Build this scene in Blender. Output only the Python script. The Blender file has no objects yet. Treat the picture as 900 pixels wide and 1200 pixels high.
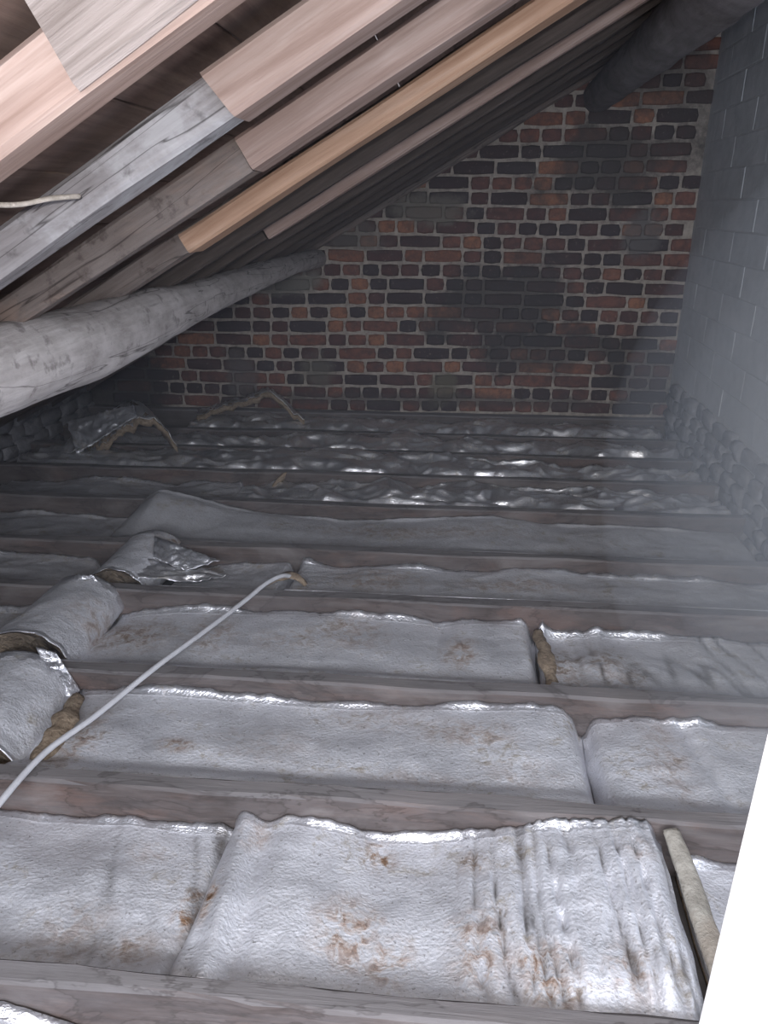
import bpy, bmesh, math, random
import numpy as np
from mathutils import Matrix, Vector

random.seed(7)
SC = bpy.context.scene
COL = SC.collection
R = math.radians

# ------------------------------------------------------------------ camera, world, lights, exposure
CAM_Z = 1.15                                   # eye height above the joist tops (z = 0)
YAW, PITCH = math.asin(.11493), R(22.24)
cam_d = bpy.data.cameras.new('camera')
cam = bpy.data.objects.new('camera', cam_d); COL.objects.link(cam)
cam.location = (0, 0, CAM_Z)
cam.rotation_euler = (R(90) - PITCH, 0, YAW)
cam_d.sensor_fit = 'VERTICAL'; cam_d.sensor_height = 36.0; cam_d.lens = 36.0 * 880 / 1200
cam_d.clip_start = 0.02; cam_d.clip_end = 60
SC.camera = cam

w = bpy.data.worlds.new('world'); SC.world = w; w.use_nodes = True
w.node_tree.nodes['Background'].inputs[0].default_value = (.74, .80, 1.0, 1)
w.node_tree.nodes['Background'].inputs[1].default_value = .85

def light(name, kind, loc, energy, color, **k):
    d = bpy.data.lights.new(name, kind); d.energy = energy; d.color = color
    for a, v in k.items(): setattr(d, a, v)
    o = bpy.data.objects.new(name, d); COL.objects.link(o); o.location = loc
    return o
# the phone's flash, beside the lens
light('phone_flash', 'POINT', (-.025, -.01, CAM_Z + .035), 28, (1, .975, .96), shadow_soft_size=.012)
# soft fill added behind the camera to lift the far end and right wall
bl = light('back_fill', 'AREA', (-.15, -1.5, 1.75), 150, (.86, .91, 1), shape='RECTANGLE', size=1.7, size_y=1.2)
bl.rotation_euler = (R(80), 0, R(-14))

SC.view_settings.view_transform = 'Standard'; SC.view_settings.look = 'None'
SC.view_settings.gamma = 1; SC.view_settings.use_curve_mapping = False
SC.view_settings.exposure = 0.38
SC.cycles.max_bounces = 5; SC.cycles.diffuse_bounces = 3; SC.cycles.glossy_bounces = 3
SC.cycles.sample_clamp_indirect = 3.0

# ------------------------------------------------------------------ numpy noise
_rng = np.random.RandomState(5)
_perm = _rng.permutation(256); _perm = np.concatenate([_perm, _perm, _perm])
_g = _rng.randn(256, 3); _g /= np.linalg.norm(_g, axis=1)[:, None]
def noise(x, y, z=0.0):
    x, y, z = np.broadcast_arrays(np.asarray(x, float), np.asarray(y, float), np.asarray(z, float))
    xi, yi, zi = np.floor(x).astype(int), np.floor(y).astype(int), np.floor(z).astype(int)
    xf, yf, zf = x - xi, y - yi, z - zi
    xi &= 255; yi &= 255; zi &= 255
    f = lambda t: t * t * t * (t * (t * 6 - 15) + 10)
    u, v, ww = f(xf), f(yf), f(zf)
    def gr(a, b, c):
        h = _perm[_perm[_perm[xi + a] + yi + b] + zi + c]
        g = _g[h]
        return g[..., 0] * (xf - a) + g[..., 1] * (yf - b) + g[..., 2] * (zf - c)
    def lp(a, b, t): return a + (b - a) * t
    return lp(lp(lp(gr(0,0,0), gr(1,0,0), u), lp(gr(0,1,0), gr(1,1,0), u), v),
              lp(lp(gr(0,0,1), gr(1,0,1), u), lp(gr(0,1,1), gr(1,1,1), u), v), ww)
def fbm(x, y, z=0.0, o=4):
    s = 0; a = 1
    for i in range(o):
        s = s + a * noise(x * 2**i + 7.3 * i, y * 2**i + 1.7 * i, z); a *= .5
    return s
def ridge(x, y, z=0.0, o=4):
    s = 0; a = 1
    for i in range(o):
        s = s + a * (1 - 2.2 * np.abs(noise(x * 2**i + 3.1 * i, y * 2**i + 9.7 * i, z))); a *= .5
    return s

# ------------------------------------------------------------------ helpers
def tag(o, label=None, cat=None, group=None, kind=None):
    if label: o['label'] = label
    if cat: o['category'] = cat
    if group: o['group'] = group
    if kind: o['kind'] = kind
    return o
def mesh(name, verts, faces, mats, smooth=True, fmat=None):
    me = bpy.data.meshes.new(name)
    me.from_pydata([tuple(map(float, v)) for v in verts], [], [tuple(map(int, f)) for f in faces])
    for m in (mats if isinstance(mats, (list, tuple)) else [mats]): me.materials.append(m)
    if smooth: me.polygons.foreach_set('use_smooth', [True] * len(me.polygons))
    if fmat is not None: me.polygons.foreach_set('material_index', [int(i) for i in fmat])
    me.update()
    return me
def obj(name, me, parent=None, loc=None, mat=None):
    o = bpy.data.objects.new(name, me); COL.objects.link(o)
    if parent is not None: o.parent = parent
    if loc is not None: o.location = loc
    if mat is not None: o.matrix_world = mat
    return o
def empty(name, loc=(0, 0, 0)):
    o = bpy.data.objects.new(name, None); COL.objects.link(o); o.location = loc; o.empty_display_size = .05
    return o

# ------------------------------------------------------------------ materials
def new_mat(name):
    m = bpy.data.materials.new(name); m.use_nodes = True
    nt = m.node_tree; nt.nodes.clear()
    out = nt.nodes.new('ShaderNodeOutputMaterial'); b = nt.nodes.new('ShaderNodeBsdfPrincipled')
    nt.links.new(b.outputs[0], out.inputs[0])
    b.inputs['Roughness'].default_value = .8
    b.inputs['Specular IOR Level'].default_value = .25
    return m, nt, b
class NT:
    def __init__(s, nt): s.nt = nt
    def n(s, t, **k):
        nd = s.nt.nodes.new(t)
        for a, v in k.items(): setattr(nd, a, v)
        return nd
    def l(s, a, b): s.nt.links.new(a, b)
    def mapping(s, coord, scale, loc=(0, 0, 0), rnd=False):
        mp = s.n('ShaderNodeMapping'); s.l(coord, mp.inputs[0]); mp.inputs['Scale'].default_value = scale
        mp.inputs['Location'].default_value = loc
        if rnd:
            oi = s.n('ShaderNodeObjectInfo'); mu = s.n('ShaderNodeMath', operation='MULTIPLY'); mu.inputs[1].default_value = 37
            s.l(oi.outputs['Random'], mu.inputs[0]); cx = s.n('ShaderNodeCombineXYZ')
            for i in range(3): s.l(mu.outputs[0], cx.inputs[i])
            s.l(cx.outputs[0], mp.inputs['Location'])
        return mp.outputs[0]
    def noise(s, vec, sc, det=4, rough=.6, dist=0):
        nd = s.n('ShaderNodeTexNoise'); s.l(vec, nd.inputs['Vector'])
        nd.inputs['Scale'].default_value = sc; nd.inputs['Detail'].default_value = det
        nd.inputs['Roughness'].default_value = rough; nd.inputs['Distortion'].default_value = dist
        return nd.outputs[0]
    def ramp(s, fac, stops, interp='LINEAR'):
        r = s.n('ShaderNodeValToRGB'); r.color_ramp.interpolation = interp
        el = r.color_ramp.elements
        while len(el) < len(stops): el.new(.5)
        for e, (p, c) in zip(el, stops):
            e.position = p; e.color = (c, c, c, 1) if isinstance(c, (int, float)) else (*c, 1)
        s.l(fac, r.inputs[0]); return r.outputs[0]
    def mix(s, fac, a, b, mode='MIX'):
        m = s.n('ShaderNodeMix', data_type='RGBA', blend_type=mode)
        for sock, v in ((m.inputs[0], fac), (m.inputs[6], a), (m.inputs[7], b)):
            if isinstance(v, (int, float)): sock.default_value = v
            elif isinstance(v, tuple): sock.default_value = (*v, 1)
            else: s.l(v, sock)
        return m.outputs[2]
    def math(s, op, a, b=0.0, clamp=False):
        m = s.n('ShaderNodeMath', operation=op, use_clamp=clamp)
        for sock, v in ((m.inputs[0], a), (m.inputs[1], b)):
            if isinstance(v, (int, float)): sock.default_value = v
            else: s.l(v, sock)
        return m.outputs[0]
    def bump(s, b, h, st, dist=.01, prev=None):
        bp = s.n('ShaderNodeBump'); bp.inputs['Strength'].default_value = st; bp.inputs['Distance'].default_value = dist
        s.l(h, bp.inputs['Height'])
        if prev is not None: s.l(prev, bp.inputs['Normal'])
        s.l(bp.outputs[0], b.inputs['Normal']); return bp.outputs[0]

def wood(name, dark, mid, light_, dust=None, dust_amt=0.0, patch=None, patch_amt=0.0, grain=(2.2, 34, 34), top_dust=False, rough=.85, bump=.5, knots=False, tide=False, pm=(2.1, 6, 6), crack=None):
    m, nt, b = new_mat(name); N = NT(nt)
    tc = N.n('ShaderNodeTexCoord').outputs['Object']
    g = N.noise(N.mapping(tc, grain, rnd=True), 1.0, 6, .65, 1.2)
    fine = N.noise(N.mapping(tc, (grain[0] * 3, grain[1] * 5, grain[2] * 5), rnd=True), 1.0, 3, .6)
    col = N.ramp(g, [(.28, dark), (.5, mid), (.72, light_)])
    big = N.noise(N.mapping(tc, (3.0, 8, 8), rnd=True), 1.0, 4, .6)
    col = N.mix(N.ramp(big, [(.35, .0), (.65, .45)]), col, dark)
    col = N.mix(N.ramp(fine, [(.32, .6), (.58, 0.0)]), col, dark)
    if knots:
        v = N.n('ShaderNodeTexVoronoi'); N.l(N.mapping(tc, (2.3, 9, 9), rnd=True), v.inputs['Vector']); v.inputs['Scale'].default_value = 1
        col = N.mix(N.ramp(v.outputs['Distance'], [(.05, .8), (.16, 0.0)]), col, tuple(c * .45 for c in dark))
    if patch is not None:
        p = N.noise(N.mapping(tc, pm, rnd=True), 1.0, 7, .7, .6)
        col = N.mix(N.ramp(p, [(.52, 0.0), (.62, patch_amt)]), col, patch)
    if dust is not None:
        d = N.noise(N.mapping(tc, (5, 12, 12), rnd=True), 1.0, 6, .65)
        f = N.ramp(d, [(.35, dust_amt * .35), (.65, dust_amt)])
        if top_dust:
            geo = N.n('ShaderNodeNewGeometry'); sx = N.n('ShaderNodeSeparateXYZ'); N.l(geo.outputs['Normal'], sx.inputs[0])
            up = N.ramp(sx.outputs[2], [(.35, 0.0), (.8, .85)])
            f = N.math('MAXIMUM', f, up, True)
        col = N.mix(f, col, dust)
    if crack:
        c_ = N.noise(N.mapping(tc, crack, rnd=True), 1.0, 3, .5, .8)
        col = N.mix(N.ramp(c_, [(.488, 0.0), (.5, .8), (.512, 0.0)]), col, tuple(c * .35 for c in dark))
        c2 = N.noise(N.mapping(tc, (22, 22, 22), rnd=True), 1.0, 4, .65)
        col = N.mix(N.ramp(c2, [(.58, 0.0), (.68, .55)]), col, tuple(c * .6 for c in dark))
    if tide:
        t_ = N.noise(N.mapping(tc, (3, 8, 8), rnd=True), 1.0, 5, .6, .5)
        col = N.mix(N.ramp(t_, [(.52, 0.0), (.535, .45), (.56, .15), (.66, .0), (.67, 0.0)]), col, (.03, .024, .022))
        col = N.mix(N.ramp(t_, [(.34, .4), (.48, 0.0)]), col, (.24, .22, .215))
    N.l(col, b.inputs['Base Color']); b.inputs['Roughness'].default_value = rough
    h = N.math('ADD', g, N.math('MULTIPLY', fine, .5))
    N.bump(b, h, bump, .004)
    return m

M = {}
M['new_timber'] = wood('pale_new_timber', (.22, .148, .122), (.385, .288, .252), (.48, .388, .352), rough=.7, bump=.35, grain=(1.6, 24, 24), knots=True)
M['orange_timber'] = wood('orange_new_timber', (.28, .16, .10), (.46, .30, .21), (.55, .40, .31), rough=.7, bump=.35, grain=(1.6, 24, 24), knots=True)
M['rough_timber'] = wood('rough_sawn_weathered_timber', (.14, .115, .105), (.29, .25, .235), (.43, .385, .37), rough=.85, bump=.8, grain=(2.5, 40, 40))
M['old_rafter'] = wood('old_grey_rafter', (.075, .055, .047), (.16, .125, .11), (.25, .205, .185), dust=(.32, .29, .28), dust_amt=.35, patch=(.27, .17, .12), patch_amt=.45, crack=(1.0, 16, 16))
M['limed_rafter'] = wood('lime_stained_rafter', (.10, .085, .085), (.22, .20, .20), (.33, .305, .31), dust=(.38, .37, .38), dust_amt=.5, patch=(.46, .46, .48), patch_amt=.65, crack=(1.0, 16, 16))
M['dark_rafter'] = wood('dark_rafter', (.035, .026, .022), (.070, .053, .046), (.12, .095, .085), dust=(.13, .11, .10), dust_amt=.25)
M['sarking'] = wood('brown_sarking_board', (.065, .036, .027), (.13, .078, .060), (.19, .13, .10), dust=(.2, .17, .16), dust_amt=.3, grain=(30, 2.2, 30), bump=.35)
M['joist'] = wood('ceiling_joist', (.038, .027, .024), (.085, .060, .051), (.135, .103, .092), dust=(.185, .175, .178), dust_amt=.42, patch=(.17, .095, .07), patch_amt=.45, top_dust=True, tide=True)
M['log'] = wood('peeled_log', (.20, .175, .165), (.42, .385, .38), (.58, .55, .54), dust=(.64, .61, .61), dust_amt=.6, patch=(.17, .145, .135), patch_amt=.75, grain=(22, 2.2, 22), bump=1.0, pm=(11, 3.6, 11), crack=(13, 1.3, 13))
M['dark_log'] = wood('bark_dark_log', (.05, .045, .045), (.12, .108, .105), (.23, .21, .21), dust=(.28, .265, .28), dust_amt=.6, grain=(16, 3, 16), bump=1)
M['plate'] = wood('wall_plate', (.05, .038, .034), (.10, .08, .072), (.16, .13, .12), dust=(.26, .25, .26), dust_amt=.35, top_dust=True)

def foil(name, metal, rough, dust_lo, dust_hi, crinkle, base=(.80, .81, .86), dustcol=(.47, .47, .50)):
    m, nt, b = new_mat(name); N = NT(nt)
    tc = N.n('ShaderNodeTexCoord').outputs['Object']
    at = N.n('ShaderNodeAttribute', attribute_name='stain')
    n1 = N.noise(N.mapping(tc, (1, 1, 1), rnd=True), 7, 7, .68, .4)
    n2 = N.noise(N.mapping(tc, (1, 1, 1), rnd=True), 34, 6, .7, .6)
    n3 = N.noise(N.mapping(tc, (1, 1, 1)), 130, 3, .6)
    dm = N.ramp(n1, [(.34, dust_lo), (.66, dust_hi)])
    # stains: painted spots (attribute) broken up by noise, plus free brown blotches
    sp = N.math('MULTIPLY', at.outputs['Fac'], N.ramp(n2, [(.40, 0.0), (.60, 1.0)]), True)
    bl_ = N.math('MULTIPLY', N.ramp(n1, [(.535, 0.0), (.64, 1.0)]), N.ramp(n2, [(.47, 0.0), (.60, .75)]), True)
    col = N.mix(dm, base, dustcol)
    col = N.mix(bl_, col, (.29, .245, .18))
    col = N.mix(sp, col, N.ramp(n2, [(.4, (.40, .30, .19)), (.56, (.27, .15, .075)), (.68, (.10, .055, .035))]))
    ca = N.n('ShaderNodeAttribute', attribute_name='crease')  # dirt and occlusion shade painted into the pleat valleys
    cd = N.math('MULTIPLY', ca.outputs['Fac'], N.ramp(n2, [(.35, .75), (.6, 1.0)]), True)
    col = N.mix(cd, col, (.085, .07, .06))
    col = N.mix(N.ramp(n3, [(.63, 0.0), (.70, .6)]), col, (.14, .12, .11))
    N.l(col, b.inputs['Base Color'])
    st = N.math('MAXIMUM', sp, bl_, True)
    keep = N.math('MULTIPLY', N.math('SUBTRACT', 1.0, dm, True), N.math('SUBTRACT', 1.0, st, True))
    N.l(N.math('MULTIPLY', keep, metal), b.inputs['Metallic'])
    N.l(N.math('ADD', rough, N.math('MULTIPLY', N.math('MAXIMUM', dm, st), .35), True), b.inputs['Roughness'])
    # crinkles
    v = N.n('ShaderNodeTexVoronoi', feature='F1'); v.inputs['Scale'].default_value = 150
    wv = N.mix(.045, N.mapping(tc, (.8, 1, 1)), N.n('ShaderNodeTexNoise').outputs[1])
    N.l(wv, v.inputs['Vector'])
    v2 = N.n('ShaderNodeTexVoronoi', feature='F1'); v2.inputs['Scale'].default_value = 24; N.l(N.mapping(tc, (1, 1.5, 1)), v2.inputs['Vector'])
    h = N.math('ADD', N.math('MULTIPLY', v.outputs['Distance'], .28), N.math('MULTIPLY', n3, .45))
    h = N.math('ADD', h, N.math('MULTIPLY', v2.outputs['Distance'], .18))
    h = N.math('ADD', h, N.math('MULTIPLY', n2, .55))
    N.bump(b, h, crinkle, .006)
    return m
M['foil_near'] = foil('crinkled_silver_foil', .85, .34, .28, .72, .62, dustcol=(.66, .66, .70))
M['foil_dusty'] = foil('dusty_grey_foil', .8, .36, .40, .9, .55, dustcol=(.36, .35, .365))
M['foil_shiny'] = foil('bright_crumpled_foil', .97, .30, .0, .22, .35, base=(.92, .92, .95), dustcol=(.42, .42, .45))
M['foil_lip'] = foil('folded_foil_edge', .9, .33, .0, .25, .6)

def simple(name, c1, c2, scale=20, rough=.9, bump=.6, det=6, bd=.01, rnd=True, extra=None):
    m, nt, b = new_mat(name); N = NT(nt)
    tc = N.n('ShaderNodeTexCoord').outputs['Object']
    n = N.noise(N.mapping(tc, (1, 1, 1), rnd=rnd), scale, det, .65)
    col = N.ramp(n, [(.32, c1), (.68, c2)])
    if extra:
        k = N.noise(N.mapping(tc, (1, 1, 1), rnd=rnd), scale * .3, 4, .6)
        col = N.mix(N.ramp(k, [(.5, 0.0), (.62, .7)]), col, extra)
    N.l(col, b.inputs['Base Color']); b.inputs['Roughness'].default_value = rough
    N.bump(b, n, bump, bd)
    return m
M['wool'] = simple('tan_mineral_wool', (.17, .125, .09), (.38, .30, .22), 60, bump=1)
M['foam'] = simple('pale_exposed_foam', (.24, .22, .19), (.40, .375, .33), 30, bump=.9, extra=(.30, .255, .21))
M['cable'] = simple('pale_grey_sheath', (.50, .50, .53), (.60, .60, .63), 30, rough=.5, bump=.1)
M['cord'] = simple('pale_fibre_cord', (.42, .37, .32), (.62, .56, .50), 80, bump=.6)
M['paint'] = simple('white_gloss_paint', (.86, .86, .88), (.92, .92, .93), 8, rough=.4, bump=.05)
M['plaster'] = simple('dark_lath_plaster', (.05, .045, .045), (.12, .11, .11), 12)
M['rubble'] = simple('sooty_rubble_stone', (.13, .128, .14), (.32, .318, .34), 18, bump=1, extra=(.20, .20, .215))
M['rubble_bed'] = simple('sooty_rubble_mortar', (.055, .052, .058), (.14, .135, .145), 22, bump=1)
M['block'] = simple('grey_concrete_block', (.47, .50, .54), (.57, .60, .64), 16, bump=.35, extra=(.60, .62, .66))
M['block_bed'] = simple('grey_block_mortar', (.52, .54, .57), (.62, .64, .67), 26, bump=.5)
M['steel'] = simple('nail_steel', (.25, .25, .26), (.5, .5, .5), 30, rough=.4, bump=.1)

def sooty(N, col, soot, positions, tc_noise):
    """soot and cement washes that sit on the wall at fixed places (wall's own coordinates via world position)"""
    geo = N.n('ShaderNodeNewGeometry').outputs['Position']
    nz = N.noise(N.mapping(geo, (1, 1, 1)), 5, 6, .7)
    for (cx, cz, rx, rz, colr, amt) in positions:
        mp = N.n('ShaderNodeMapping'); N.l(geo, mp.inputs[0])
        mp.inputs['Location'].default_value = (-cx / rx, 0, -cz / rz); mp.inputs['Scale'].default_value = (1 / rx, 0, 1 / rz)
        ln = N.n('ShaderNodeVectorMath', operation='LENGTH'); N.l(mp.outputs[0], ln.inputs[0])
        d = N.math('ADD', ln.outputs['Value'], N.math('MULTIPLY', N.math('SUBTRACT', nz, .5), 2.4))
        col = N.mix(N.ramp(d, [(.55, amt), (1.0, 0.0)]), col, colr)
    return col
SOOT = (.052, .047, .046); WASH = (.17, .155, .135)
WASHES = [(.16, .62, .50, .32, SOOT, .72), (.68, 1.35, .46, .26, (.065, .058, .055), .75), (.36, .40, .50, .18, SOOT, .6),
          (-.30, 1.13, .30, .10, WASH, .8), (.86, .98, .12, .15, (.14, .13, .13), .8),
          (.95, 1.75, .3, .3, (.06, .055, .055), .5), (-1.05, .75, .22, .09, (.20, .19, .17), .8), (-.16, .17, .10, .13, (.15, .14, .10), .7),
          (-.70, 1.0, .28, .12, (.15, .14, .13), .6), (-1.35, .2, .12, .16, (.13, .12, .12), .7), (-.9, .25, .12, .14, (.15, .14, .12), .7),
          (-2.1, .2, .3, .45, (.05, .045, .045), .8), (-.25, .09, 1.6, .05, (.07, .06, .058), .6), (.95, .3, .25, .3, SOOT, .55)]
def brick_mat():
    m, nt, b = new_mat('old_brick'); N = NT(nt)
    tc = N.n('ShaderNodeTexCoord').outputs['Object']
    oi = N.n('ShaderNodeObjectInfo')
    base = N.ramp(oi.outputs['Random'], [(0, (.060, .040, .041)), (.18, (.11, .055, .050)), (.34, (.16, .075, .062)), (.47, (.066, .050, .054)), (.57, (.22, .098, .072)),
                                         (.72, (.27, .12, .078)), (.82, (.08, .048, .046)), (.92, (.36, .165, .098))], 'CONSTANT')
    n = N.noise(N.mapping(tc, (1, 1, 1), rnd=True), 22, 6, .7)
    col = N.mix(N.ramp(n, [(.40, 0.0), (.62, .6)]), base, (.05, .038, .04))
    col = N.mix(N.ramp(N.noise(N.mapping(tc, (1, 1, 1), rnd=True), 45, 5, .7), [(.60, 0.0), (.70, .55)]), col, (.30, .26, .23))
    col = sooty(N, col, None, WASHES, None)
    N.l(col, b.inputs['Base Color']); b.inputs['Roughness'].default_value = .92
    N.bump(b, n, .8, .006)
    return m
def mortar_mat():
    m, nt, b = new_mat('lime_mortar'); N = NT(nt)
    tc = N.n('ShaderNodeTexCoord').outputs['Object']
    n = N.noise(N.mapping(tc, (1, 1, 1)), 26, 7, .7)
    col = N.ramp(n, [(.30, (.18, .15, .135)), (.50, (.38, .335, .295)), (.70, (.52, .47, .42))])
    pos = [(a, b_, c, d, e, min(1, f * 1.12)) for a, b_, c, d, e, f in WASHES]
    col = sooty(N, col, None, pos, None)
    N.l(col, b.inputs['Base Color']); b.inputs['Roughness'].default_value = .95
    N.bump(b, n, .8, .008)
    return m
M['brick'] = brick_mat(); M['mortar'] = mortar_mat()

# ------------------------------------------------------------------ layout constants
SK = .025                                      # the joists, rafters and far wall run 1.4 degrees off square
SKA = math.atan(SK)
SLOPE = R(29.7); NX, NZ = -math.sin(SLOPE), math.cos(SLOPE); UX, UZ = math.cos(SLOPE), math.sin(SLOPE)
CPL = 1.235                                    # plane of the rafters' undersides: n . P = CPL
WALL_Y = 4.34; XR = 1.126; XL = -2.30; FLOOR_Z = -.15

def uneven_box(rng, sx, sy, sz, bev=.12, jit=.08):
    """irregular rounded block centred on its back face (y from 0 to -sy), 44 triangles"""
    b = min(sx, sz) * bev
    vs = []
    for (yy, k) in ((0, 0), (-sy * .75, 0), (-sy, b)):
        for (px_, pz_) in ((-1, -1), (0, -1), (1, -1), (1, 0), (1, 1), (0, 1), (-1, 1), (-1, 0)):
            cx = (abs(px_) + abs(pz_) == 2)
            kk = k + (b * .55 if cx else 0)
            j = 0 if yy == 0 else jit * min(sx, sz)
            vs.append((px_ * (sx / 2 - kk) + rng.uniform(-j, j), yy + (rng.uniform(-.2, .2) * sy if yy < 0 else 0), pz_ * (sz / 2 - kk) + rng.uniform(-j, j) * .7))
    fs = []
    for r_ in (0, 8):
        for i in range(8):
            a, b2 = r_ + i, r_ + (i + 1) % 8
            fs.append((a, b2, b2 + 8, a + 8))
    fs.append(tuple(range(16, 24)))
    return vs, fs

# ------------------------------------------------------------------ SETTING: floor, walls, roof boards
def solid_box(name, x0, x1, y0, y1, z0, z1, mat):
    vs = [(x, y, z) for z in (z0, z1) for y in (y0, y1) for x in (x0, x1)]
    fs = [(0, 1, 3, 2), (4, 6, 7, 5), (0, 4, 5, 1), (1, 5, 7, 3), (3, 7, 6, 2), (2, 6, 4, 0)]
    return mesh(name, vs, fs, mat, smooth=False)
tag(obj('floor', solid_box('floor', XL - .3, XR + .2, -.6, WALL_Y + .3, FLOOR_Z - .05, FLOOR_Z, M['plaster'])), 'dark plaster ceiling back below the insulation between the joists', kind='structure')

# far brick wall
back = tag(obj('wall_back', None), 'old soot-stained brick gable wall with pale lime mortar at the far end', kind='structure')
bpy.data.objects.remove(back)
# mortar body with an uneven face
gx = np.linspace(XL - .15, XR + .12, 120); gz = np.linspace(-.15, 2.25, 84)
GX, GZ = np.meshgrid(gx, gz)
GY = -.5 * .012 * fbm(GX * 9, GZ * 9, 3.3, 3)
vs = np.stack([GX.ravel(), GY.ravel(), GZ.ravel()], 1).tolist()
nx = len(gx); nz = len(gz)
fs = [(j * nx + i, j * nx + i + 1, (j + 1) * nx + i + 1, (j + 1) * nx + i) for j in range(nz - 1) for i in range(nx - 1)]
wall_mat = Matrix.Translation((0, WALL_Y, 0)) @ Matrix.Rotation(SKA, 4, 'Z')
back = obj('wall_back', mesh('wall_back', vs, fs, M['mortar']), mat=wall_mat)
tag(back, 'old soot-stained brick gable wall with pale lime mortar at the far end', kind='structure')

rng = random.Random(3)
protos = []
for L_ in (.215, .105):
    for k in range(6):
        v_, f_ = uneven_box(rng, L_ - .0125, .010, .0625, .11, .065)
        protos.append((L_, mesh('brick', v_, f_, M['brick'])))
placed = []
z = .02; c = 0
while z < 2.1:
    x = XL - rng.uniform(0, .1)
    mode = rng.random()
    hd = (c % 3 == 1)
    while x < XR + .02:
        head = rng.random() < (.88 if hd else .52)
        L = (.108 if head else .215) * rng.uniform(.94, 1.08)
        xc = x + L / 2
        roof_z = (CPL + .03 - NX * xc) / NZ
        if z + .03 < roof_z and xc - L / 2 > XL and xc < XR + .0:
            placed.append((xc, z + .0375, L, 1 if head else 0))
        x += L
    z += .0752; c += 1
def vis_size(b):       # bricks behind the logs or hidden by the eaves come last
    xc, zc, L, h = b
    hid = (xc < -1.75 and zc < .3) or (xc < -1.0 and zc > .86 + .3 * (xc + .86)) or zc > 1.95 or zc < .06 or (xc < -2.0)
    return (1 if hid else 0, abs(xc - .1) * .2 - L)
placed.sort(key=vis_size)
rest_v, rest_f = [], []
for i, (xc, zc, L, h) in enumerate(placed):
    Lp, me = protos[h * 6 + rng.randrange(6)]
    ry = rng.gauss(0, .012); fx = 1 if rng.random() < .5 else -1
    yo = .004 + rng.uniform(-.003, .004)
    sag = .008 * math.sin(xc * 2.1 + zc * 3)
    if i < 300:
        o = obj('brick', me, parent=back)
        o.location = (xc, yo - .006, zc + sag); o.rotation_euler = (0, ry, 0); o.scale = (L / Lp, 1.2, rng.uniform(.93, 1.06))
    else:
        n0 = len(rest_v)
        for v_ in me.vertices:
            rest_v.append((v_.co.x * L / Lp + xc, v_.co.y * 1.2 + yo - .006, v_.co.z + zc + sag))
        for p in me.polygons: rest_f.append([n0 + q for q in p.vertices])
if rest_v:
    # the rest keep brick-by-brick colour through an attribute-free noise of position
    mm = M['brick'].copy(); mm.name = 'old_brick_mass'
    for nd in mm.node_tree.nodes:
        if nd.type == 'OBJECT_INFO':
            for lk in list(nd.outputs['Random'].links):
                if lk.to_node.type == 'VALTORGB':
                    g_ = mm.node_tree.nodes.new('ShaderNodeNewGeometry'); mm.node_tree.links.new(g_.outputs['Random Per Island'], lk.to_socket)
    o = obj('brick_mass', mesh('brick_mass', rest_v, rest_f, mm), parent=back); tag(o, kind='stuff')
print('bricks', len(placed))

# right wall: concrete blocks above a rough rubble base
rw = obj('wall_right', solid_box('wall_right', 0, .14, -.9, WALL_Y + .15, FLOOR_Z, 2.4, M['block_bed']), loc=(XR, 0, 0))
tag(rw, 'grey concrete block wall on a rough dark rubble base, along the right side', kind='structure')
rng = random.Random(11)
bp = []
for k in range(4):
    v_, f_ = uneven_box(rng, .435, .0035, .1265, .03, .006); bp.append(mesh('block', v_, f_, M['block'], smooth=False))
rotR = Matrix.Rotation(R(-90), 4, 'Z')          # block face -y -> -x
for cidx in range(17):
    zc = .325 + cidx * .1305
    off = (cidx % 2) * .22 + rng.uniform(-.02, .02)
    y = WALL_Y - .02 - off
    if cidx % 2 == 0: y += 0
    while y > 1.0:
        L = .44
        yc = y - L / 2
        o = obj('block', bp[rng.randrange(4)], parent=rw)
        o.matrix_local = Matrix.Translation((-.001 + rng.uniform(-.0015, .0015), yc, zc)) @ rotR
        y -= L
    if off > .1:
        o = obj('block', bp[rng.randrange(4)], parent=rw)
        o.matrix_local = Matrix.Translation((0, WALL_Y - .02 - off / 2, zc)) @ rotR @ Matrix.Diagonal((max(off - .01, .05) / .432, 1, 1, 1))
# rubble base courses
sp = []
for k in range(7):
    v_, f_ = uneven_box(rng, .16, .026, .080, .16, .16); sp.append(mesh('stone', v_, f_, M['rubble']))
for row in range(5):
    zc = -.10 + row * .078
    y = WALL_Y - rng.uniform(0, .1)
    while y > 1.6:
        L = rng.uniform(.10, .20)
        o = obj('stone', sp[rng.randrange(7)], parent=rw)
        o.matrix_local = Matrix.Translation((.004, y - L / 2, zc + rng.uniform(-.01, .01))) @ rotR @ Matrix.Rotation(rng.uniform(-.12, .12), 4, 'Y') @ Matrix.Diagonal((L / .16, rng.uniform(.7, 1.5), rng.uniform(.85, 1.05), 1))
        y -= L

# eaves wall on the left
lw = obj('wall_left', solid_box('wall_left', -.14, 0, -.6, WALL_Y + .1, FLOOR_Z, .12, M['rubble_bed']), loc=(XL, 0, 0))
tag(lw, 'low sooty rubble wall under the eaves at the far left', kind='structure')
rotL = Matrix.Rotation(R(90), 4, 'Z')
for row in range(4):
    zc = -.08 + row * .075
    y = WALL_Y - rng.uniform(0, .1)
    while y > 2.3:
        L = rng.uniform(.11, .22)
        o = obj('stone', sp[rng.randrange(7)], parent=lw)
        o.matrix_local = Matrix.Translation((-.004, y - L / 2, zc)) @ rotL @ Matrix.Rotation(rng.uniform(-.12, .12), 4, 'Y') @ Matrix.Diagonal((L / .16, rng.uniform(.8, 1.6), 1, 1))
        y -= L

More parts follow.
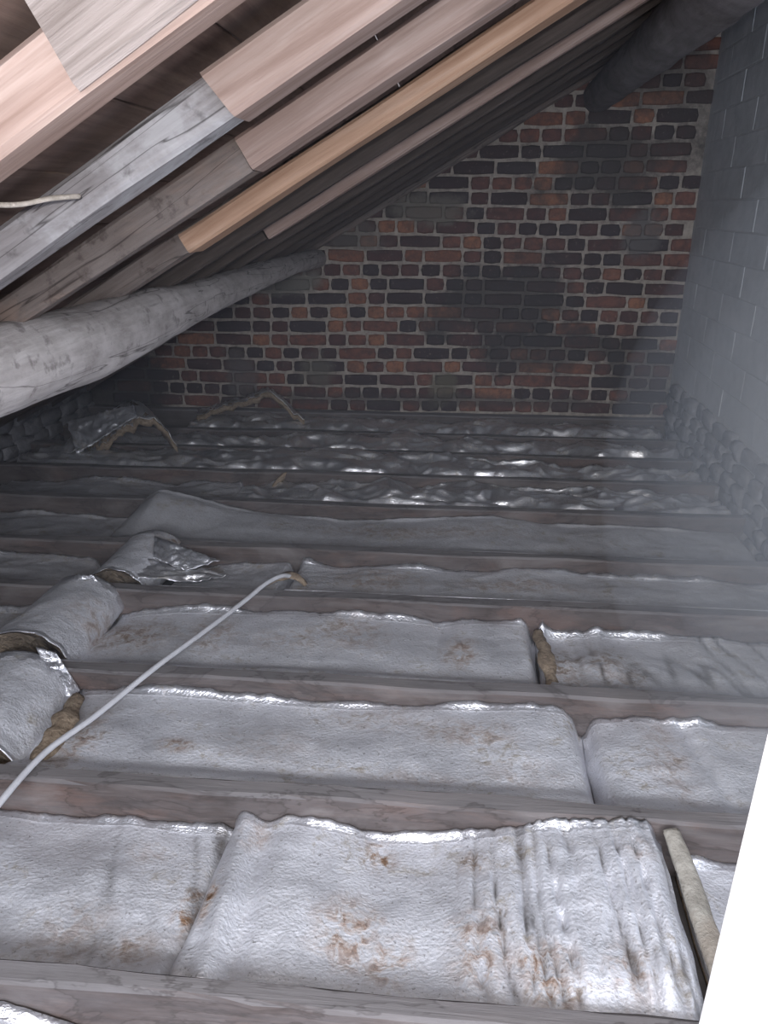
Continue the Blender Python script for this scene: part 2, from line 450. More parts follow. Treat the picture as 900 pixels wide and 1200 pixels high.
# ------------------------------------------------------------------ timbers
def beam_mesh(name, L, wd, ht, mat, seed=0, seg=None, wob=.003, rnd=.006, bow=0.0, cut0=0.0, ends=(0, 0)):
    """length along +x from 0, width along y (0..wd), height along z (0..ht); worn, slightly uneven timber"""
    seg = seg or max(4, int(L / .06))
    r = rnd
    prof = []
    for (a, b_) in ((0, 0), (1, 0), (1, 1), (0, 1)):
        sx_, sz_ = (1 if a == 0 else -1), (1 if b_ == 0 else -1)
        p1 = (a * wd + sx_ * r, b_ * ht); p2 = (a * wd, b_ * ht + sz_ * r)
        prof += ([p2, p1] if (a, b_) in ((0, 0), (1, 1)) else [p1, p2])
    P = np.array(prof)
    # extra points along the long faces
    full = []
    for i in range(len(P)):
        full.append(P[i]); q = P[(i + 1) % len(P)]
        if np.linalg.norm(q - P[i]) > .02: full.append((P[i] + q) / 2)
    P = np.array(full); n = len(P)
    xs = np.linspace(0, L, seg + 1)
    V = np.zeros((seg + 1, n, 3))
    V[:, :, 0] = xs[:, None]; V[:, :, 1] = P[None, :, 0]; V[:, :, 2] = P[None, :, 1]
    V[0, :, 0] += cut0 * (P[:, 1] / ht) ; V[1, :, 0] += cut0 * .5 * (P[:, 1] / ht)
    d = wob * 2
    V[:, :, 1] += d * noise(V[:, :, 0] * 3 + seed, P[None, :, 0] * 30, seed * 1.7 + P[None, :, 1] * 12)
    V[:, :, 2] += d * noise(V[:, :, 0] * 3 + seed + 50, P[None, :, 0] * 12, seed * 2.7 + P[None, :, 1] * 12)
    V[:, :, 1] += d * .6 * noise(V[:, :, 0] * 14 + seed, P[None, :, 0] * 60, seed + P[None, :, 1] * 40)
    V[:, :, 2] += bow * np.sin(np.pi * xs / L)[:, None]
    vs = V.reshape(-1, 3)
    fs = []
    for s in range(seg):
        for i in range(n):
            a = s * n + i; b_ = s * n + (i + 1) % n
            fs.append((a, b_, b_ + n, a + n))
    fs.append(tuple(range(n))[::-1]); fs.append(tuple(seg * n + i for i in range(n)))
    me = mesh(name, vs, fs, mat, smooth=False)
    return me

# ceiling joists: back top edges at x = 0
JY = [.812, 1.255, 1.668, 2.12, 2.47, 2.91, 3.29, 3.64, 3.975]
JW = [.040, .044, .048, .050, .050, .050, .050, .050, .050]
jl = ['ceiling joist nearest the hatch, its torn dusty top at the very bottom of view',
      'second ceiling joist from the hatch, water-stained, the pale cable crossing its left end',
      'third ceiling joist from the hatch, brown, a foil roll overlapping its left end',
      'fourth ceiling joist from the hatch, the end of the pale cable resting beside it',
      'fifth ceiling joist from the hatch, reddish face showing behind the brown-stained foil roll',
      'sixth ceiling joist from the hatch, partly hidden by a peaked grey foil sheet',
      'seventh ceiling joist from the hatch, dark reddish timber before the bright crumpled foil',
      'eighth ceiling joist from the hatch, dark timber behind the folded foil tent',
      'ninth ceiling joist from the hatch, last full joist before the brick wall plate']
for i, (y0, wd, lb) in enumerate(zip(JY, JW, jl)):
    L = (XR + .03) - (XL - .05)
    me = beam_mesh('ceiling_joist', L, wd, .148, M['joist'], seed=i * 3.1, wob=.0045, rnd=.006)
    o = obj('ceiling_joist', me, mat=Matrix.Translation((XL - .05, y0 - wd + SK * (XL - .05), FLOOR_Z)) @ Matrix.Rotation(SKA, 4, 'Z'))
    tag(o, lb, 'joist', 'ceiling joists')
# wall plate against the bricks
me = beam_mesh('wall_plate', XR - XL, .07, .17, M['plate'], seed=41, wob=.004)
o = obj('wall_plate', me, mat=Matrix.Translation((XL, WALL_Y - .085 + SK * XL, FLOOR_Z)) @ Matrix.Rotation(SKA, 4, 'Z'))
tag(o, 'dark timber plate lying along the foot of the brick wall', 'timber')

def roof_mat(s, y, k, rz=0.0, ry=0.0):
    """frame on the roof slope: x up the slope, y level, z normal; s along slope, k above the rafters' underside"""
    P = Vector((UX * s + NX * (CPL + k), y, UZ * s + NZ * (CPL + k))); P.y += SK * P.x
    m = Matrix(((UX, 0, NX, 0), (0, 1, 0, 0), (UZ, 0, NZ, 0), (0, 0, 0, 1)))
    return Matrix.Translation(P) @ Matrix.Rotation(SKA, 4, 'Z') @ m @ Matrix.Rotation(rz, 4, 'Z') @ Matrix.Rotation(ry, 4, 'Y')
def rafter(name, s0, s1, yf, wd, k0, ht, mat, label, cat, group=None, seed=0, **kw):
    rz = kw.pop('rz', 0); ry = kw.pop('ry', 0)
    me = beam_mesh(name, s1 - s0, wd, ht, M[mat], seed=seed, **kw)
    o = obj(name, me, mat=roof_mat(s0, yf - wd, k0, rz, ry)); tag(o, label, cat, group); return o
S0, S1 = -1.93, 1.97
G = 'old rafters'; GN = 'newer timbers fixed to the rafters'
rafter('new_timber', -1.2, S1, .738, .056, 0, .056, 'new_timber', 'broad pale new timber crossing the top left corner, nearest of the rafters', 'timber', GN, 1, wob=.002)
rafter('scab_board', .328, 1.3, .680, .012, .001, .085, 'rough_timber', 'rough grey-pink sawn board nailed on the nearest pale timber, its end cut at an angle', 'board', None, 2, cut0=.004)
rafter('old_rafter', S0, .36, 1.070, .064, 0, .052, 'limed_rafter', 'grey rafter with a big whitish lime stain, below the nearest pale timber', 'rafter', G, 3, wob=.004)
rafter('new_timber', .362, S1, 1.072, .082, -.004, .057, 'new_timber', 'pale pink new timber joined end-on to the lime-stained rafter', 'timber', GN, 4, wob=.002, cut0=-.01)
rafter('old_rafter', S0, .268, 1.425, .066, 0, .055, 'old_rafter', 'grey-brown old rafter with a pale nick, just above the left end of the log', 'rafter', G, 5, wob=.004)
rafter('new_timber', .27, S1, 1.432, .085, -.003, .056, 'new_timber', 'second pale pink new timber, joined to the grey-brown rafter with the nick', 'timber', GN, 6, wob=.002)
rafter('old_rafter', S0, S1, 1.862, .055, .004, .05, 'old_rafter', 'plain dull grey rafter behind the orange cracked timber', 'rafter', G, 7, wob=.004)
rafter('new_timber', -.01, S1, 1.765, .105, -.016, .042, 'orange_timber', 'orange new timber with a long crack, its square end hanging lowest', 'timber', GN, 8, wob=.002, rz=.012, ry=-.004)
rafter('old_rafter', S0, S1, 2.215, .06, 0, .054, 'dark_rafter', 'dark rafter between the orange timber and the thin pale batten', 'rafter', G, 9, wob=.004)
rafter('new_timber', -.04, S1, 2.515, .06, -.003, .056, 'new_timber', 'thin pale new batten, farthest of the new timbers', 'timber', GN, 10, wob=.002)
rafter('old_rafter', S0, -.045, 2.515, .06, 0, .054, 'dark_rafter', 'short dark rafter ending against the thin pale batten', 'rafter', G, 11, wob=.004)
far_lb = ['dark rafter just behind the thin pale batten', 'dark rafter second behind the thin pale batten', 'dark rafter third behind the thin pale batten, near the log ends', 'dark rafter last but one before the brick wall']
for i, yy in enumerate((2.87, 3.22, 3.57, 3.93)):
    rafter('old_rafter', S0, S1, yy, .06, 0, .054, 'dark_rafter', far_lb[i], 'rafter', G, 12 + i, wob=.004)
rafter('old_rafter', S0, S1, 4.315, .05, -.006, .06, 'old_rafter', 'brown rafter lying right against the brick wall', 'rafter', G, 19, wob=.005)

# sarking boards above the rafters, running towards the brick wall, each a plank of the roof
roof = empty('ceiling'); tag(roof, 'underside of the sloping roof, brown sarking boards above the rafters', kind='structure')
s = S0 - .05; k = 0
bm_cache = [beam_mesh('plank', 5.0, .148, .016, M['sarking'], seed=60 + j, seg=30, wob=.002, rnd=.002) for j in range(4)]
for me in bm_cache:     # turn to run along y
    for v_ in me.vertices: v_.co = Vector((v_.co.y, v_.co.x, v_.co.z))
    me.flip_normals()
while s < S1 + .05:
    o = obj('plank', bm_cache[k % 4], parent=roof); o.matrix_world = roof_mat(s, -.62, .0585 + .002 * (k % 2))
    s += .151; k += 1

# ------------------------------------------------------------------ logs
def log_obj(name, pts, mat, label, seed, n=36, lump=.10, bump_list=()):
    """pts: (y, x, z, r) control points; swept, lumpy"""
    pts = np.array(pts, float)
    ys = np.arange(pts[0, 0], pts[-1, 0] + .001, .03)
    X, Z, RR = (np.interp(ys, pts[:, 0], pts[:, i]) for i in (1, 2, 3))
    for _ in range(4):
        for A in (X, Z, RR): A[1:-1] = (A[:-2] + A[1:-1] * 2 + A[2:]) / 4
    V = []
    th = np.linspace(0, 2 * np.pi, n, endpoint=False)
    rr = RR[:, None] * (1 + lump * noise(ys[:, None] * 3 + seed, np.cos(th)[None] * 1.2 + seed, np.sin(th)[None] * 1.2)
                        + lump * .5 * noise(ys[:, None] * 9 + seed, np.cos(th)[None] * 3, np.sin(th)[None] * 3)
                        + lump * .30 * noise(ys[:, None] * 10 + seed, np.cos(th)[None] * 14, np.sin(th)[None] * 14))
    for (by, bt, amp, wy, wt) in bump_list:
        dt = (th[None] - bt + np.pi) % (2 * np.pi) - np.pi
        rr = rr + amp * np.exp(-((ys[:, None] - by) / wy)**2 - (dt / wt)**2)
    V = np.stack([X[:, None] + rr * np.cos(th)[None], np.repeat(ys[:, None], n, 1), Z[:, None] + rr * np.sin(th)[None]], 2)
    m_ = len(ys); vs = V.reshape(-1, 3)
    fs = [(a * n + i, (a + 1) * n + i, (a + 1) * n + (i + 1) % n, a * n + (i + 1) % n) for a in range(m_ - 1) for i in range(n)]
    fs.append(tuple(range(n))); fs.append(tuple((m_ - 1) * n + i for i in range(n))[::-1])
    o = obj(name, mesh(name, vs, fs, M[mat])); tag(o, label, 'log'); return o
log_obj('log_purlin', [(-.2, -.87, .852, .082), (1.0, -.865, .866, .080), (1.3, -.862, .873, .078), (1.7, -.86, .866, .076), (2.1, -.86, .868, .063), (2.42, -.862, .873, .057), (3.0, -.862, .884, .052), (3.7, -.865, .888, .047), (4.4, -.872, .872, .050)],
        'log', 'thick pale grey peeled log running from the left edge to the brick wall', 4, bump_list=[(2.0, 1.2, .014, .2, .7), (1.55, 5.0, .008, .3, .7)])
log_obj('ridge_log', [(1.6, .60, 1.655, .088), (2.5, .585, 1.655, .084), (3.4, .58, 1.655, .080), (4.4, .575, 1.655, .076)],
        'dark_log', 'dark barky log high at the top right, set into the brick wall', 9, lump=.16)

# ------------------------------------------------------------------ foil-faced insulation
STAINS = [(-.481, .973, .022, .06, 1.), (-.441, .978, .014, .05, 1.), (-.664, 1.384, .045, .030, .85), (-.663, .889, .06, .07, .55), (-.171, .946, .06, .07, .85),
          (.025, 1.511, .11, .05, .6), (-1.0, 1.873, .14, .09, .75), (.007, 1.871, .05, .08, .8), (.363, 1.143, .03, .03, .5), (-.14, 1.143, .03, .04, .9), (-.33, 1.95, .10, .10, .6),
          (-.10, .90, .05, .05, .8), (.06, .93, .05, .08, .8), (.17, .89, .05, .06, .9), (.30, .90, .04, .05, .7), (-.62, 1.10, .04, .03, .4), (-.40, 1.15, .03, .04, .6),
          (.05, 1.12, .03, .03, .6), (-.5, 1.88, .14, .07, .4), (-.75, 1.9, .08, .1, .6), (.30, 1.80, .06, .15, .6), (.42, 1.85, .08, .12, .5), (-.2, 1.55, .12, .05, .35),
          (-.45, 1.42, .12, .06, .35), (.50, 1.48, .05, .16, .45), (-.9, 1.35, .05, .15, .7), (-.3, 2.3, .15, .08, .6), (.2, 2.3, .2, .05, .5), (-1.0, 2.35, .1, .08, .8), (-.2, 2.72, .4, .05, .5), (-.55, .87, .05, .04, .6),
          (.16, 1.36, .10, .05, .35), (-.10, 1.33, .10, .03, .4)]
def stain_field(X, Y):
    S = np.zeros_like(X)
    for (cx, cy, rx, ry, a) in STAINS:
        d = np.sqrt(((X - cx) / rx)**2 + ((Y - cy) / ry)**2) + .5 * noise(X * 28, Y * 28, 2.2)
        S = np.maximum(S, a * np.clip(1.6 - d * 1.1, 0, 1))
    return S
def smoothstep(a, b, x):
    t = np.clip((x - a) / (b - a), 0, 1); return t * t * (3 - 2 * t)

def batt(bay, x0, x1, crest, label, mat='foil_near', res=.0085, base=-.055, near=-.035, lip=.022, crumple=0.0, cr_s=10, cr_x=.7, pleat=0.0, pl_s=26, pl_x=(-9, 9),
         round0=.03, round1=.03, yn=None, yf=None, bulge=.0, seed=0, lipmat=True, drop0=.055, drop1=.055, extra=None, name='insulation_batt', wob=.006, ramp_=.22):
    """one batt of mineral wool with a foil facing lying between joist `bay` and the next"""
    ynear = (JY[bay] if bay >= 0 else JY[0] - .44) + .002 if yn is None else yn
    yfar = ((JY[bay + 1] - JW[bay + 1]) if bay + 1 < len(JY) else WALL_Y - .088) - .003 if yf is None else yf
    nx_ = max(8, int((x1 - x0) / res)); ny_ = max(8, int((yfar - ynear) / res))
    U = np.linspace(0, 1, nx_ + 1)[None, :]; Vv = np.linspace(0, 1, ny_ + 1)[:, None]
    X = x0 + (x1 - x0) * U + 0 * Vv
    edge = .008 * noise(X * 5, Vv * 4, seed)
    Y = ynear + (yfar - ynear) * Vv + SK * X
    cx = np.array([c_[0] for c_ in crest]); cz = np.array([c_[1] for c_ in crest])
    ZC = np.interp(X, cx, cz) + wob * noise(X * 9, seed + .5, 0)      # height wanted at the far edge
    mid = base + .5 * (ZC + .055)
    Z = near + (mid + bulge * 1.0 - near) * smoothstep(0, ramp_, Vv)
    Z = Z + (ZC - lip * .6 - mid) * smoothstep(.35, .93, Vv)
    Z = Z + bulge * 0 + .010 * fbm(X * 3.2, Y * 3.2, seed, 3) * smoothstep(0, .15, Vv) * (1 - smoothstep(.88, 1, Vv))
    CR = np.zeros_like(X)
    if crumple:
        wx = X + .05 * noise(X * 6, Y * 6, seed + 4); wy = Y + .05 * noise(X * 6, Y * 6, seed + 8)
        c_ = ridge(wx * cr_s * cr_x, wy * cr_s, seed, 3 if crumple > .02 else 4) - .9
        Z = Z + crumple * c_ * smoothstep(0, .12, Vv) * (1 - .35 * smoothstep(.9, 1, Vv))
    if pleat:
        m_ = smoothstep(pl_x[0], pl_x[0] + .12, X) * (1 - smoothstep(pl_x[1] - .05, pl_x[1] + .05, X))
        q = X * pl_s + 1.1 * noise(X * 4, Y * 2.0, seed) + 2.2 * (Vv - .5) * (X - x0) * 0.6
        nn = noise(q, Y * 1.6, seed + 2); n5 = noise(q * 1.9 + 9, Y * 3.0, seed + 5)
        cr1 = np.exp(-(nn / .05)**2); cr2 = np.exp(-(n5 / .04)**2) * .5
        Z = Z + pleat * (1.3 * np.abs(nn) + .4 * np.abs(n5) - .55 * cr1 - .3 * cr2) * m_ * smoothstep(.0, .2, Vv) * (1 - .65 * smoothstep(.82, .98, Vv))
        CR = np.clip(cr1 + cr2 * smoothstep(.3, .8, 1 - Vv), 0, 1) * m_ * smoothstep(0, .1, Vv) * np.clip(.55 + 1.2 * noise(X * 6, Y * 9, seed), 0, 1)  # valley mask for the painted crease dirt and shade
    if extra is not None: Z = Z + extra(X, Y, Vv)
    if lip:
        lip = lip * np.clip(.45 + 1.5 * noise(X * 6.5, seed + 3.3, 0) + .5 * noise(X * 30, seed, 0), .05, 1.15)
        Z = Z + lip * smoothstep(.955, .995, Vv)
        pass
    e0 = 1 - smoothstep(0, round0, X - x0); e1 = 1 - smoothstep(0, round1, x1 - X)
    Z = Z - drop0 * e0**2 - drop1 * e1**2
    X = X + edge * (e0 + e1)
    Z = np.where(Z > .012, .012 + (Z - .012) * .4, Z) if crumple > .02 else Z
    Z = np.maximum(Z, FLOOR_Z + .03)
    t = .0025
    n_ = nx_ + 1; m_ = ny_ + 1
    top = np.stack([X, Y, Z], 2).reshape(-1, 3)
    root = empty(name, (float((x0 + x1) / 2), float((ynear + yfar) / 2 + SK * (x0 + x1) / 2), FLOOR_Z + .001))
    off = np.array(root.location[:])
    # facing: grid + a short turned-down hem all round
    per = ([(0, i) for i in range(n_)] + [(j, n_ - 1) for j in range(1, m_)] + [(m_ - 1, i) for i in range(n_ - 2, -1, -1)] + [(j, 0) for j in range(m_ - 2, 0, -1)])
    idx = np.arange(n_ * m_).reshape(m_, n_)
    fs = np.stack([idx[:-1, :-1], idx[:-1, 1:], idx[1:, 1:], idx[1:, :-1]], 2).reshape(-1, 4)
    pid = [int(idx[p]) for p in per]; hem = top[pid].copy(); hem[:, 2] = np.maximum(hem[:, 2] - .014 - .006 * np.abs(noise(hem[:, 0] * 30, hem[:, 1] * 30, 1)), FLOOR_Z + .01)
    vs = np.concatenate([top, hem]) - off
    k0 = len(top); npid = len(pid)
    fl = fs.tolist() + [(pid[i], k0 + i, k0 + (i + 1) % npid, pid[(i + 1) % npid]) for i in range(npid)]
    me = mesh('foil_facing', vs, fl, [M[mat], M['foil_lip']])
    if lipmat:
        lim = max(2, int(.022 / ((yfar - ynear) / ny_)))
        rag = (1.2 * noise(np.linspace(x0, x1, nx_) * 20, seed, 0)).round().astype(int)
        mi = np.zeros((ny_, nx_), int)
        for i in range(nx_): mi[max(0, ny_ - max(1, lim + rag[i])):, i] = 1
        me.polygons.foreach_set('material_index', mi.ravel().tolist() + [1] * npid)
    S = stain_field(vs[:, 0] + off[0], vs[:, 1] + off[1])
    at = me.attributes.new('stain', 'FLOAT', 'POINT'); at.data.foreach_set('value', S.astype(np.float32))
    obj('foil_facing', me, parent=root)
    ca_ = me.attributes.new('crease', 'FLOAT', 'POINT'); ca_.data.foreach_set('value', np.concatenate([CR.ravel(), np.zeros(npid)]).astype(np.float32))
    # wool core below
    st = 4
    ji = list(range(0, m_, st)); ii = list(range(0, n_, st))
    if ji[-1] != m_ - 1: ji.append(m_ - 1)
    if ii[-1] != n_ - 1: ii.append(n_ - 1)
    T = np.stack([X, Y, Z], 2)[np.ix_(ji, ii)].copy()
    T[:, :, 2] = T[:, :, 2] - (.034 if pleat > .01 or crumple > .02 else .016); T[:, :, 2] = np.maximum(T[:, :, 2], FLOOR_Z + .006)
    jm, im = len(ji), len(ii)
    B = T.copy(); B[:, :, 2] = FLOOR_Z + .003
    T[0, :, 1] += .004; T[-1, :, 1] -= .002; T[:, 0, 0] -= .0; 
    vv = np.concatenate([T.reshape(-1, 3), B.reshape(-1, 3)]) - off
    id2 = np.arange(jm * im).reshape(jm, im); f2 = []
    for j in range(jm - 1):
        for i in range(im - 1): f2.append((id2[j, i], id2[j, i + 1], id2[j + 1, i + 1], id2[j + 1, i]))
    p2 = ([(0, i) for i in range(im)] + [(j, im - 1) for j in range(1, jm)] + [(jm - 1, i) for i in range(im - 2, -1, -1)] + [(j, 0) for j in range(jm - 2, 0, -1)])
    q2 = [int(id2[p]) for p in p2]; K = jm * im
    for i in range(len(q2)):
        a, b_ = q2[i], q2[(i + 1) % len(q2)]; f2.append((a, a + K, b_ + K, b_))
    f2.append(tuple(q + K for q in q2)[::-1])
    obj('wool_core', mesh('wool_core', vv, f2, M['wool']), parent=root)
    tag(root, label, 'insulation', 'foil-faced insulation between the joists')
    return root

# bay in front of the nearest joist
batt(-1, -1.5, -.40, [(-1.5, -.06), (-.85, -.04), (-.70, -.05), (-.55, -.10), (-.40, -.13)], 'scrap of crumpled silver insulation at the bottom left, before the nearest joist', seed=1, crumple=.008, yf=JY[0] - JW[0] - .004, yn=.42)
batt(-1, -.38, .9, [(-.38, -.15), (.9, -.15)], 'low silver insulation at the bottom, before the nearest joist', seed=2, base=-.12, near=-.12, yf=JY[0] - JW[0] - .004, yn=.42, lip=0)
# first bay
b0 = [(-1.6, -.08), (-.99, -.075), (-.88, -.088), (-.7, -.078), (-.56, -.09), (-.5, -.085)]
batt(0, -1.9, -.452, b0, 'bright silver insulation sheet at lower left with rust spots at its right edge', seed=3, drop1=.022, crumple=.004, cr_s=7, round1=.05, pleat=.004, pl_s=14, pl_x=(-.75, -.4))
b1 = [(-.49, -.085), (-.45, -.062), (-.41, -.058), (-.33, -.046), (-.23, -.063), (-.14, -.085), (-.03, -.075), (.06, -.052), (.21, -.02), (.36, .006), (.40, .008), (.43, .0)]
def _fold(X, Y, Vv):
    d = X - (-.432 + .10 * (1.2 - Y) * 0 + .06 * (1.0 - Vv) * .6)
    return .018 * np.exp(-(d / .022)**2) - .010 * np.exp(-((d - .045) / .02)**2)
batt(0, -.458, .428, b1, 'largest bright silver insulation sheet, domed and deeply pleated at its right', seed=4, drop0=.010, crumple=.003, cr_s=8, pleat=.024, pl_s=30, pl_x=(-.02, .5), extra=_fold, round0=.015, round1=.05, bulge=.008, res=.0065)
# exposed edge strip and the piece beyond it
def tube(name, pts, r, mat, n=10, sub=6, jit=0.0, flat=1.0, seed=0, close=True):
    P = np.array(pts, float); m0 = len(P)
    t = np.linspace(0, m0 - 1, (m0 - 1) * sub + 1)
    Q = np.zeros((len(t), 3))
    for a in range(len(t)):      # catmull-rom
        i = min(int(t[a]), m0 - 2); f = t[a] - i
        p0, p1, p2, p3 = P[max(i - 1, 0)], P[i], P[i + 1], P[min(i + 2, m0 - 1)]
        Q[a] = .5 * ((2 * p1) + (-p0 + p2) * f + (2 * p0 - 5 * p1 + 4 * p2 - p3) * f * f + (-p0 + 3 * p1 - 3 * p2 + p3) * f**3)
    T = np.gradient(Q, axis=0); T /= np.linalg.norm(T, axis=1)[:, None]
    up = np.array([0, 0, 1.0]); S = np.cross(T, up); S /= np.linalg.norm(S, axis=1)[:, None]; N_ = np.cross(S, T)
    th = np.linspace(0, 2 * np.pi, n, endpoint=False)
    rr = np.full((len(Q), n), r) if np.isscalar(r) else np.interp(t, np.arange(m0), r)[:, None] * np.ones((1, n))
    if jit: rr = rr * (1 + jit * noise(Q[:, 0:1] * 22 + seed, Q[:, 1:2] * 22, th[None] * .8 + seed))
    V = Q[:, None] + rr[..., None] * (np.cos(th)[None, :, None] * S[:, None] + flat * np.sin(th)[None, :, None] * N_[:, None])
    k = len(Q); vs = V.reshape(-1, 3)
    fs = [(a * n + i, a * n + (i + 1) % n, (a + 1) * n + (i + 1) % n, (a + 1) * n + i) for a in range(k - 1) for i in range(n)]
    fs.append(tuple(range(n))[::-1]); fs.append(tuple((k - 1) * n + i for i in range(n)))
    return mesh(name, vs, fs, M[mat])
o = obj('foam_strip', tube('foam_strip', [(.435, 1.20, .0), (.452, 1.12, -.03), (.458, 1.03, -.043), (.466, .94, -.050), (.472, .84, -.053)], [.017, .021, .021, .022, .022], 'foam', n=16, jit=.16, flat=.6, seed=3))
tag(o, 'pale tan exposed foam strip beside the pleated silver sheet', 'insulation')
batt(0, .465, XR - .02, [(.465, -.085), (.62, -.085), (XR, -.08)], 'smooth grey insulation sheet at lower right, between foam strip and white door', seed=5, near=-.07, base=-.07, crumple=.003)
# second bay
batt(1, -1.04, .322, [(-1.04, -.08), (-1.0, -.07), (-.88, -.053), (-.74, -.052), (-.55, -.06), (-.26, -.068), (.01, -.046), (.2, -.04), (.27, -.042), (.32, -.08)],
     'long flat silver insulation sheet under the pale cable, with brown water marks', seed=6, crumple=.003, cr_s=6, round1=.04, round0=.05, near=-.012, bulge=.012)
def _fold2(X, Y, Vv): return -.012 * np.exp(-((X - (.56 + .06 * (1 - Vv))) / .02)**2)
batt(1, .325, XR - .02, [(.32, -.07), (.36, -.046), (.46, -.036), (.52, -.05), (.61, -.043), (.66, -.05), (.77, -.045), (XR, -.05)],
     'silver insulation sheet with a folded bright edge, right of the long flat sheet', seed=7, crumple=.005, cr_s=7, extra=_fold2, round0=.03, lip=.028, near=-.02)
batt(1, -1.9, -1.30, [(-1.9, -.08), (-1.3, -.09)], 'small grey insulation sheet left of the foil roll nearest the hatch', seed=8)
# third bay
batt(2, -1.125, .232, [(-1.125, -.085), (-1.06, -.075), (-.95, -.058), (-.79, -.05), (-.51, -.042), (-.24, -.047), (-.09, -.052), (-.06, -.062), (.0, -.05), (.12, -.037), (.19, -.04), (.232, -.07)],
     'grey insulation sheet with brown mould patches, crossed by the pale cable', mat='foil_near', seed=9, crumple=.003, cr_s=6, round1=.035, lip=.026, near=-.012)
def _fold3(X, Y, Vv): return .010 * ridge(X * 16, Y * 2.2, 5, 2) * (1 - smoothstep(.42, .5, X))
batt(2, .238, XR - .02, [(.238, -.05), (.27, -.075), (.33, -.085), (.43, -.068), (.58, -.07), (.70, -.066), (.93, -.076), (XR, -.08)],
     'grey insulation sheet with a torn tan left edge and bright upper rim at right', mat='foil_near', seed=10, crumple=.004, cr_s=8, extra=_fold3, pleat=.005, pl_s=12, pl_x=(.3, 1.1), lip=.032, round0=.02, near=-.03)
batt(2, -1.9, -1.36, [(-1.9, -.10), (-1.36, -.08)], 'smooth grey insulation sheet left of the second foil roll', mat='foil_dusty', seed=11, near=-.05)
# fourth bay
batt(3, -2.0, -1.33, [(-2.0, -.05), (-1.73, -.046), (-1.56, -.045), (-1.4, -.058), (-1.33, -.07)], 'dull grey insulation sheet with small bright streaks, far left before the fifth joist', mat='foil_dusty', seed=12, crumple=.008, cr_s=7, near=-.01)
batt(3, -1.02, -.60, [(-1.02, -.09), (-.88, -.068), (-.75, -.05), (-.62, -.04), (-.60, -.045)], 'stained dull insulation piece between the third foil roll and cable end', mat='foil_dusty', seed=13, crumple=.006, near=-.01)
batt(3, -.595, XR - .02, [(-.595, -.04), (-.43, -.048), (-.2, -.045), (-.09, -.052), (-.04, -.056), (.06, -.045), (.23, -.026), (.36, -.036), (.47, -.048), (.65, -.052), (.91, -.051), (XR, -.068)],
     'dull grey insulation sheet with a bright folded rim, right of the cable end', mat='foil_dusty', seed=14, crumple=.006, cr_s=5, lip=.026, near=-.005)
# fifth bay, with the sheet that peaks over the next joist
batt(4, -2.1, -1.405, [(-2.1, -.07), (-1.62, -.072), (-1.405, -.085)], 'dull grey insulation sheet at far left before the sixth joist', mat='foil_dusty', seed=15, crumple=.006, cr_s=6, lipmat=False, near=-.02)
def _peak(X, Y, Vv): return .05 * np.exp(-((X + 1.24) / .16)**2) * smoothstep(.1, .9, Vv)
batt(4, -1.40, XR - .03, [(-1.4, -.08), (-1.33, -.03), (-1.27, -.005), (-1.18, -.01), (-1.05, -.01), (-.87, -.038), (-.51, -.06), (-.33, -.055), (.12, -.022), (.2, -.03), (.33, -.045), (.71, -.047), (XR, -.06)],
     'long matt grey insulation sheet rising to a peak at its left end', mat='foil_dusty', seed=16, crumple=.005, cr_s=4, lipmat=False, extra=_peak, near=-.008, lip=.01)
# sixth bay: begins the bright crumpled foil
batt(5, -2.2, -1.02, [(-2.2, -.07), (-1.98, -.074), (-1.68, -.037), (-1.39, -.074), (-1.18, -.045), (-1.02, -.055)], 'dull insulation sheet with tiny bright folds, far left before the seventh joist', mat='foil_dusty', seed=17, crumple=.010, cr_s=7, near=-.02)
batt(5, -1.01, XR - .03, [(-1.01, -.06), (-.81, -.052), (-.6, -.03), (-.37, -.036), (-.1, -.020), (.21, -.033), (.4, -.042), (.59, -.04), (.97, -.048), (XR, -.075)],
     'bright crumpled foil insulation right of the tan wool tuft', mat='foil_shiny', seed=18, crumple=.058, cr_s=5.5, cr_x=.5, res=.006, base=-.045, near=-.025, lipmat=False, ramp_=.4)
batt(6, -2.2, XR - .04, [(-2.2, -.04), (-2.12, -.03), (-1.57, -.028), (-1.25, -.022), (-1.03, -.018), (-.76, .012), (-.5, .010), (-.41, -.02), (-.07, -.016), (.18, -.018), (.43, -.045), (.85, -.050), (XR, -.069)],
     'long bright crumpled foil insulation, second run before the brick wall', mat='foil_shiny', seed=19, crumple=.060, cr_s=5.5, cr_x=.5, res=.006, base=-.035, near=-.03, lipmat=False, ramp_=.4)
batt(7, -1.9, XR - .05, [(-1.9, -.05), (-1.58, -.025), (-1.17, -.05), (-.93, -.024), (-.45, .0), (-.31, .010), (-.13, -.038), (.1, -.035), (.33, -.036), (.51, -.04), (.64, -.02), (XR, -.058)],
     'narrow bright crumpled foil insulation between the last two joists', mat='foil_shiny', seed=20, crumple=.060, cr_s=5.5, cr_x=.5, res=.006, base=-.03, near=-.04, lipmat=False, ramp_=.4)
batt(8, -1.6, XR - .06, [(-1.6, -.03), (-1.29, -.02), (-1.19, .015), (-1.09, -.018), (-.84, -.012), (-.49, -.01), (-.09, -.034), (.05, .002), (.44, -.02), (XR, -.03)],
     'thin glints of foil insulation against the dark wall plate', mat='foil_shiny', seed=21, crumple=.05, cr_s=7, cr_x=.5, res=.006, base=-.02, near=-.05, lipmat=False, ramp_=.4)

